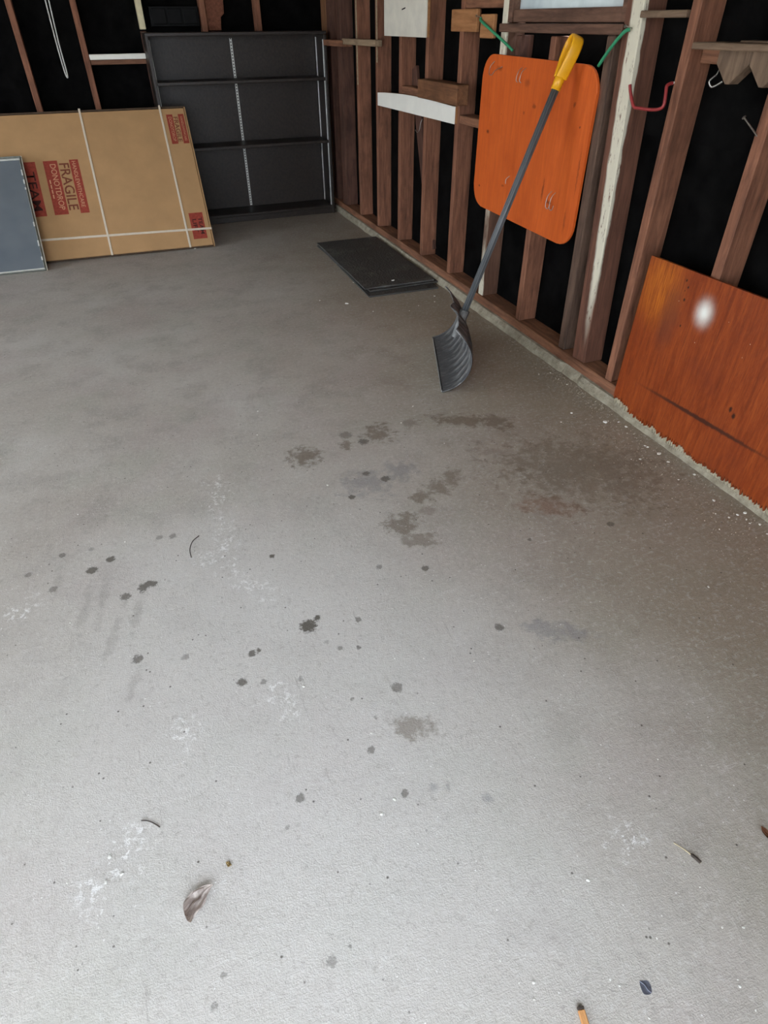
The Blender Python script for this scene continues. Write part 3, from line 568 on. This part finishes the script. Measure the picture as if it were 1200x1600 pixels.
# ------------------------------------------------------------------ boards fixed to the right wall
t = thing('white_board', 'white faced square board hung high on the far studs', 'board', (WX-.011, 4.35, 1.28))
box('white_face', (WX-.024, 4.032, 1.277), (WX-.016, 4.675, 1.9), CHALKWHITE, t, bevel=.001); box('wood_core', (WX-.016, 4.03, 1.277), (WX-.001, 4.675, 1.9), RAW, t, bevel=.001)
box('scratch_hole', (WX-.0248, 4.33, 1.405), (WX-.0236, 4.385, 1.411), DARKBOX, t, ('X', -8), bevel=0)
# white painted batten with a bowed top edge
poly = [(0, 0), (1.19, .004), (1.19, .086)] + [(1.19*(1-k/10), .084 + .012*math.sin(math.pi*k/10)*1.3 - .008*k/10) for k in range(1, 10)] + [(0, .074)]
BF = Matrix(((0, 0, -1, WX-.018), (-1, 0, 0, 4.82), (0, 1, 0, .89), (0, 0, 0, 1))) @ Matrix.Rotation(math.radians(.3), 4, 'Z')
t = thing('white_batten', 'long white painted batten nailed across the far studs', 'batten', world=BF)
outline('painted_face', poly, .004, WHITEPAINT, t, BF, .001); outline('wood_backing', poly, .0135, RAW, t, BF @ Matrix.Translation((0, 0, -.0045)), 0)
# block shelf above the batten
t = thing('wooden_block', 'rough brown block shelf resting above the white batten', 'block', (1.83, 3.8, .99))
BLK = wood('rough_brown_block', srgb(92, 60, 40), srgb(142, 98, 66), 'y')
box('front_board', (WX-.07, 3.515, .997), (WX-.001, 4.025, 1.088), BLK, t); box('ledge', (WX, 3.668, 1.05), (BX-.004, 4.03, 1.078), STUD_Y, t)
# narrow corner shelf by the bookcase
t = thing('corner_shelf', 'narrow plank shelf bridging bookcase corner and far studs', 'shelf', (1.8, 5.3, 1.2))
box('plank', (1.80, 4.80, 1.218), (1.852, 5.42, 1.253), wood('pale_corner_plank', srgb(126, 104, 82), srgb(172, 148, 120), 'y'), t, ('Z', 2.2))
box('plank', (1.768, 5.40, 1.203), (1.85, 5.79, 1.24), STUD_Y, t, ('Z', 3))
# small ledge between the peeling post and the next stud
tag(box('ledge_board', (WX-.012, 2.036, 1.359), (BX-.002, 2.262, 1.379), SHELFWOOD), 'small ledge board between peeling post and next stud', 'shelf')
# wall shelf at the right edge with its corbels
t = thing('wall_shelf', 'thick plank wall shelf on shaped blocks at the upper right edge', 'shelf', (1.85, 1.6, 1.28))
box('plank', (1.79, 1.2, 1.281), (1.90, 1.925, 1.299), SHELFWOOD, t); box('plank', (1.895, 1.2, 1.283), (1.953, 1.84, 1.303), SHELFWOOD, t)
corb = [(0, 0), (0, -.035), (.055, -.085), (.07, -.085), (.13, -.03), (.13, 0)]
for y, lab in ((1.85, 'shaped corbel block'), (1.72, None)):
    M = Matrix(((0, 0, -1, 1.835), (-1, 0, 0, y), (0, 1, 0, 1.281), (0, 0, 0, 1)))
    o = outline('corbel', corb, .04, SHELFWOOD, t, M, .002)
box('rear_cleat', (1.90, 1.643, 1.24), (1.953, 1.99, 1.28), STUD_Y, t)
bm = bmesh.new(); bm_tube(bm, spline([(1.86, 1.862, 1.215), (1.845, 1.868, 1.2), (1.85, 1.86, 1.185), (1.862, 1.85, 1.19), (1.866, 1.835, 1.2)], 5), .003, 6)
o = mesh_obj('screw_eye', bm, STEEL, None, None, True); tag(o, 'bright screw hook under the wall shelf', 'hook')
tube('mount', [(1.86, 1.862, 1.213), (1.87, 1.86, 1.235), (1.9, 1.86, 1.245)], .002, STEEL, o, 6, 3)
# red vinyl-coated storage hook
t = thing('storage_hook', 'red vinyl coated storage hook screwed into the stud', 'hook', (WX, 2.02, 1.18))
tube('coated_arm', [(1.847, 2.032, 1.184), (1.838, 2.032, 1.183), (1.825, 2.031, 1.177), (1.82, 2.023, 1.158), (1.815, 2.014, 1.126), (1.812, 2.025, 1.113), (1.808, 2.062, 1.107), (1.80, 2.124, 1.107), (1.798, 2.141, 1.109), (1.797, 2.155, 1.122), (1.797, 2.177, 1.153), (1.797, 2.186, 1.172)], .0056, REDHOOK, t, 8, 5)
tube('threaded_end', [(WX+.003, 2.032, 1.186), (WX-.008, 2.032, 1.184)], .0035, ZINC, t, 8, 2)
# wire loop on a far stud
tag(tube('wire_loop', [(WX-.004, 4.09, .88), (WX-.014, 4.09, .86), (WX-.018, 4.1, .82), (WX-.02, 4.13, .806), (WX-.018, 4.16, .815)], .002, STEEL), 'thin wire hook hanging below the white batten', 'hook')

# ------------------------------------------------------------------ varnished plywood sheet standing against the right wall
def varnished_ply():
    s = NT('varnished_plywood'); P = s.co.outputs['Object']; g = s.noise(s.pos((9, .8, 1), False), 5, 8, .7, 1.0); f = s.noise(s.pos((40, 1.6, 1), False), 6, 5, .7, .4); b = s.noise(P, 2.6, 4)
    c = s.ramp(g, (.28, srgb(108, 42, 15)), (.5, srgb(136, 58, 20)), (.74, srgb(164, 78, 28))); c = s.mix(s.rng(f, .48, .7, 0, .6), c, srgb(96, 40, 18)); hair = s.noise(s.pos((120, 5, 1), False), 6, 4, .7, .3); c = s.mix(s.rng(hair, .52, .72, 0, .4), c, srgb(190, 108, 52))
    c = s.mix(s.rng(b, .48, .68, 0, .5), c, srgb(116, 50, 26)); wp = s.warp(P, 16, .05, 4)
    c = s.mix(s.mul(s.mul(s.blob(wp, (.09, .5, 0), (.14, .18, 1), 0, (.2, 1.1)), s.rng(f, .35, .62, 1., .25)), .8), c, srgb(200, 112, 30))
    c = s.mix(s.mul(s.blob(wp, (.17, .42, 0), (.06, .16, 1), 0, (.3, 1.1)), .55), c, srgb(104, 52, 34))
    w2 = s.warp(P, 70, .008, 3); an = math.atan2(.022, .66)
    c = s.mix(s.mul(s.blob(w2, (.46, .137, 0), (.36, .010, 1), an, (.4, 1.1)), .9), c, srgb(62, 32, 22))
    for x, y, r in ((.20, .565, .006), (.215, .545, .006), (.215, .50, .008), (.235, .41, .006), (.205, .53, .003), (.56, .23, .012), (.58, .215, .012), (.31, .505, .003)): c = s.mix(s.mul(s.blob(w2, (x, y, 0), (r*.7, r, 1), 0, (.4, 1.1)), .9), c, srgb(36, 20, 14))
    # soft-edged white spot, strongest at its centre
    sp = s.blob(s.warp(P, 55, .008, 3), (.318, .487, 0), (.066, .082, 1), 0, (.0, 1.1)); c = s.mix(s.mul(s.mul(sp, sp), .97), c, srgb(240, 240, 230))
    bit = s.n('TexVoronoi'); s.l(P, bit.inputs['Vector']); bit.inputs['Scale'].default_value = 26
    c = s.mix(s.mul(s.rng(bit.outputs['Distance'], .02, .06, 1, 0), s.rng(s.noise(P, 11, 2), .55, .6)), c, srgb(214, 190, 160))
    return s.out(c, s.rng(g, .3, .7, .38, .52), g, .0007, .25)
PLF = Matrix(((0, .030, -.9996, 1.815), (-1, 0, 0, 1.915), (0, .9996, .030, .056), (0, 0, 0, 1)))
rng = random.Random(3); poly = []
x = 1.55
top_y = .598
edge = []; X = 0.0
while X < 1.55:                                                      # splintered lower edge
    base = -.003 + .012*noise.noise(Vector((X*9, 0, 0))) - .02*min(1, X/.9)*.6 + (.012 if X < .1 else 0)
    edge.append((X, base + rng.uniform(.004, .016))); X += rng.uniform(.005, .016); edge.append((X-.003, base - rng.uniform(.0, .016)))
poly = edge + [(1.56, 0), (1.56, top_y+.02), (0, top_y)]
t = thing('plywood_sheet', 'reddish varnished plywood sheet with soft white spot standing at the right wall', 'plywood', world=PLF)
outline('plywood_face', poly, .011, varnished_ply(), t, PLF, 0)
# pale raw strip of the sheet's inner ply along the splintered edge
low = [(x, y-rng.uniform(.002, .006)-.012 if i % 2 else y-.014) for i, (x, y) in enumerate(edge)]
outline('torn_inner_ply', [(x, max(-.042, y-.012)) for x, y in low] + [(1.55, .05), (.02, .05)], .004, wood('grey_torn_ply', srgb(150, 140, 118), srgb(186, 176, 150), 'y', stain=.2), t, PLF @ Matrix.Translation((0, 0, -.0115)), 0)

# ------------------------------------------------------------------ litter on the floor
FLAKES = [(0.362,2.479,0.004),(0.316,2.281,0.004),(1.017,2.265,0.004),(0.912,2.149,0.004),(1.012,1.932,0.003),(0.482,1.828,0.004),(-0.385,1.988,0.003),(-0.239,1.772,0.003),(-0.408,1.459,0.003),(0.159,0.999,0.004),(-0.375,1.134,0.002),(-0.228,1.112,0.002),(0.413,0.996,0.002),(0.609,0.909,0.003),(0.486,0.967,0.002),(0.227,0.616,0.004),(0.266,0.635,0.004),(0.34,0.566,0.002),(0.275,0.808,0.003),(0.573,0.387,0.002),(0.566,0.34,0.004),(0.646,0.388,0.001),(0.765,0.248,0.002),(0.625,0.208,0.002),(0.503,0.187,0.002),(0.513,0.173,0.002),(0.717,0.103,0.002),(0.712,0.094,0.003),(0.711,0.058,0.002),(0.531,0.117,0.002),(0.753,0.177,0.002),(0.79,0.162,0.003),(0.348,0.243,0.002),(0.372,0.234,0.003),(0.333,0.284,0.002),(0.36,0.212,0.002),(-0.329,0.739,0.004),(-0.308,0.696,0.004),(-0.338,0.692,0.004),(-0.411,0.719,0.002),(1.153,3.59,0.01),(1.335,3.867,0.006),(1.338,3.672,0.005),(1.461,3.339,0.004),(1.704,3.51,0.006),(1.662,3.418,0.005),(1.535,3.785,0.009),(1.017,3.705,0.006),(1.545,3.396,0.004),(1.317,3.942,0.006),(0.46,5.131,0.009),(1.128,6.009,0.006),(1.257,3.411,0.005),(1.86,2.568,0.005),(1.777,2.187,0.004),(1.637,1.948,0.006),(1.713,2.33,0.004),(1.551,1.899,0.004),(1.773,2.321,0.004),(1.836,2.199,0.005),(1.724,1.829,0.009),(1.779,1.807,0.006),(1.783,1.765,0.006),(1.76,1.601,0.005),(1.757,1.612,0.005),(1.768,1.542,0.009),(1.673,1.54,0.005),(1.641,1.553,0.003),(1.763,1.485,0.006),(1.794,1.379,0.006),(1.715,1.375,0.004),(1.739,1.225,0.006),(1.69,1.165,0.003),(1.755,1.131,0.005),(1.788,1.13,0.007),(1.717,1.131,0.004),(1.764,1.101,0.004),(1.758,1.081,0.003),(1.785,1.063,0.005),(1.768,1.015,0.005),(1.639,1.095,0.003),(1.612,1.292,0.002),(1.401,0.894,0.004),(0.874,0.498,0.002),(0.906,1.036,0.002),(1.426,1.341,0.002),(1.502,1.198,0.002)]
FLK = plain('white_paint_flake', srgb(232, 230, 222), .7, .05, 60)
def chip_mesh(seed, name, flat=.35):
    r = random.Random(seed); bm = bmesh.new(); bmesh.ops.create_icosphere(bm, subdivisions=1, radius=1)
    for v in bm.verts: v.co = Vector((v.co.x*r.uniform(.7, 1.25), v.co.y*r.uniform(.5, 1.0), v.co.z*flat*r.uniform(.7, 1.2)))
    zmin = min(v.co.z for v in bm.verts)
    for v in bm.verts: v.co.z -= zmin
    me = bpy.data.meshes.new(name); bm.to_mesh(me); bm.free(); me.materials.append(FLK); return me
chips = [chip_mesh(k, 'paint_flake') for k in range(6)]
def on_mat(x, y): return 1.34 < x < 1.79 and 3.74 < y < 4.8
for i, (x, y, r) in enumerate(FLAKES):
    m = on_mat(x, y)
    o = bpy.data.objects.new('paint_flake', chips[i % 6])
    link(o, None, Matrix.Translation((x, y, .0335 if m else .0)) @ Matrix.Rotation(i*1.7, 4, 'Z') @ Matrix.Scale(r*1.25, 4))
    if m: where = 'on the rubber mats'
    elif x > 1.58: where = 'on floor beside the curb of the right wall'
    elif y > 3.0: where = 'on the far floor around carton and mats'
    elif y > 1.35: where = 'on the middle of the floor beyond the oil spots'
    elif x < 0: where = 'on the lower left floor around the curled leaf'
    elif x < .55: where = 'on the lower middle floor'
    else: where = 'on the lower right floor by the straw stalk'
    tag(o, 'tiny white paint flake ' + where, 'paint flake', 'paint flakes ' + where)
# uncountable grit swept against the curb
bm = bmesh.new(); r = random.Random(11)
for k in range(1500):
    y = r.uniform(.9, 3.4)**1.0; near = abs(r.gauss(0, .07)) * (1.7 if y < 1.9 else .6); x = 1.812 - near
    if y > 2.4 and r.random() < .6: continue
    s_ = r.uniform(.0008, .0026)*(1.3 if r.random() < .1 else 1); c = Vector((x, y, s_*.4)); a = r.uniform(0, 6.28)
    q = [bm.verts.new(c + Vector((math.cos(a+t)*s_, math.sin(a+t)*s_*.7, -s_*.4))) for t in (0, 2.1, 4.2)]; tp = bm.verts.new(c + Vector((0, 0, s_*.7)))
    bm.faces.new(q[::-1])
    for j in range(3): bm.faces.new((q[j], q[(j+1) % 3], tp))
tag(mesh_obj('crumbled_grit', bm, plain('pale_grit', srgb(176, 168, 152), .9, .2, 90)), 'pale crumbled grit scattered along the curb of right wall', 'grit', kind='stuff')

def leaf(name, loc, rz, L, Wd, curl, fold, mat, label, lift=.0, twist=0., bend=0., crumple=.0008):
    bm = bmesh.new(); NL, NW = 26, 18; g = {}
    for i in range(NL+1):
        t = i/NL; half = Wd*math.sin(math.pi*min(1, t*.96+.04))**.8*(1-.25*t)
        for j in range(NW+1):
            v = j/NW*2-1; ang = v*fold
            x = (t-.5)*L; y = (math.sin(ang)/max(fold, .01))*half; z = (1-math.cos(ang))/max(fold, .01)*half*1.0
            y += .12*half*math.sin(t*7+twist) + bend*L*((t-.5)**2)*4; z += curl*L*(t-.45)**2 + crumple*(math.sin(v*9 + t*3 + twist) + .6*math.sin(t*17 + v*4)) * math.sin(math.pi*t)
            g[i, j] = bm.verts.new((x, y, z))
    for i in range(NL):
        for j in range(NW): bm.faces.new((g[i, j], g[i+1, j], g[i+1, j+1], g[i, j+1]))
    zmin = min(v.co.z for v in bm.verts)
    for v in bm.verts: v.co.z += lift - zmin
    th = bmesh.ops.solidify(bm, geom=bm.faces[:], thickness=.0005)
    zmin = min(v.co.z for v in bm.verts)
    for v in bm.verts: v.co.z -= zmin
    M = Matrix.Translation((*loc, .0)) @ Matrix.Rotation(rz, 4, 'Z'); t = thing(name, label, 'leaf', world=M)
    mesh_obj('leaf_blade', bm, mat, t, M, True)
    bm = bmesh.new(); mid = NW//2; bm_tube(bm, [Vector(((i/NL-.5)*L, .12*(Wd*math.sin(math.pi*min(1, i/NL*.96+.04))**.8*(1-.25*i/NL))*math.sin(i/NL*7+twist) + bend*L*((i/NL-.5)**2)*4, curl*L*(i/NL-.45)**2 + .0012)) for i in range(0, NL+1, 2)] , .0008, 5); mesh_obj('midrib', bm, mat, t, M)
def leafmat(name, a, b):
    s = NT(name); f = s.noise(s.pos((2, 9, 3)), 14, 6, .7, .8); return s.out(s.ramp(f, (.3, a), (.7, b)), .7, f, .001, .3)
leaf('dry_leaf', (-.174, .589), math.radians(42), .072, .026, .6, 1.0, leafmat('dry_pale_leaf', srgb(140, 118, 108), srgb(244, 234, 226)), 'curled pale brown dry leaf on the concrete, lower left', twist=.6, bend=-.22, crumple=.0035)
leaf('dry_leaf', (.972, .272), math.radians(-60), .04, .012, 2., 1.2, leafmat('dry_red_leaf', srgb(84, 48, 30), srgb(138, 88, 58)), 'small reddish dry leaf at the lower right edge of floor')
leaf('dry_leaf', (-.101, .633), math.radians(-50), .014, .006, 2., 1., leafmat('dry_yellow_leaf', srgb(120, 92, 50), srgb(200, 178, 130)), 'tiny yellowish leaf scrap beyond the curled leaf')
leaf('dry_leaf', (.555, .155), math.radians(110), .023, .0125, .02, .08, leafmat('flat_blue_grey_leaf', srgb(108, 110, 122), srgb(140, 142, 154)), 'flat round blue-grey leaf pressed on the concrete near bottom right', crumple=.00008)
TW = plain('dry_twig', srgb(120, 100, 78), .8, .3, 80); TWD = plain('dark_twig', srgb(66, 56, 48), .8, .2, 80)
bm = bmesh.new(); bm_tube(bm, spline([(0, 0, .003), (.01, -.018, .0045), (.016, -.034, .005), (.024, -.052, .003)], 6), .0012, 6)
t = tag(mesh_obj('grass_stalk', bm, plain('straw', srgb(188, 172, 140), .7, .1, 60), None, Matrix.Translation((.775, .334, 0)), True), 'dry straw stalk with dark seed husk on the lower right floor', 'stalk')
tube('husk', [(.785, .316, .0035), (.792, .3, .005), (.799, .283, .003)], [.001, .0035, .0035, .002], TWD, t, 6, 4)
tag(tube('twig', [(-.262, .793, .0015), (-.25, .787, .004), (-.238, .777, .0045), (-.226, .764, .0015)], .0012, TWD), 'thin bent dark twig on the left floor', 'twig')
tag(tube('twig', [(-.006, 1.712, .0015), (-.03, 1.685, .006), (-.044, 1.65, .004), (-.045, 1.612, .0015)], .0014, TWD), 'very thin curved twig on the mid-left concrete', 'twig')
st = thing('wood_stick', 'short pale wooden stick cut off by the bottom edge', 'stick', (.421, .13, 0))
box('stick_body', (-.006, -.05, 0), (.006, .042, .007), wood('pale_stick', srgb(196, 136, 84), srgb(226, 170, 112), 'y', stain=.1), st, None, .0012, Matrix.Translation((.417, .128, .0005)) @ Matrix.Rotation(math.radians(-14), 4, 'Z'))
box('charred_tip', (-.006, .0425, 0), (.0058, .047, .0068), TWD, st, None, .001, Matrix.Translation((.417, .128, .0005)) @ Matrix.Rotation(math.radians(-14), 4, 'Z'))
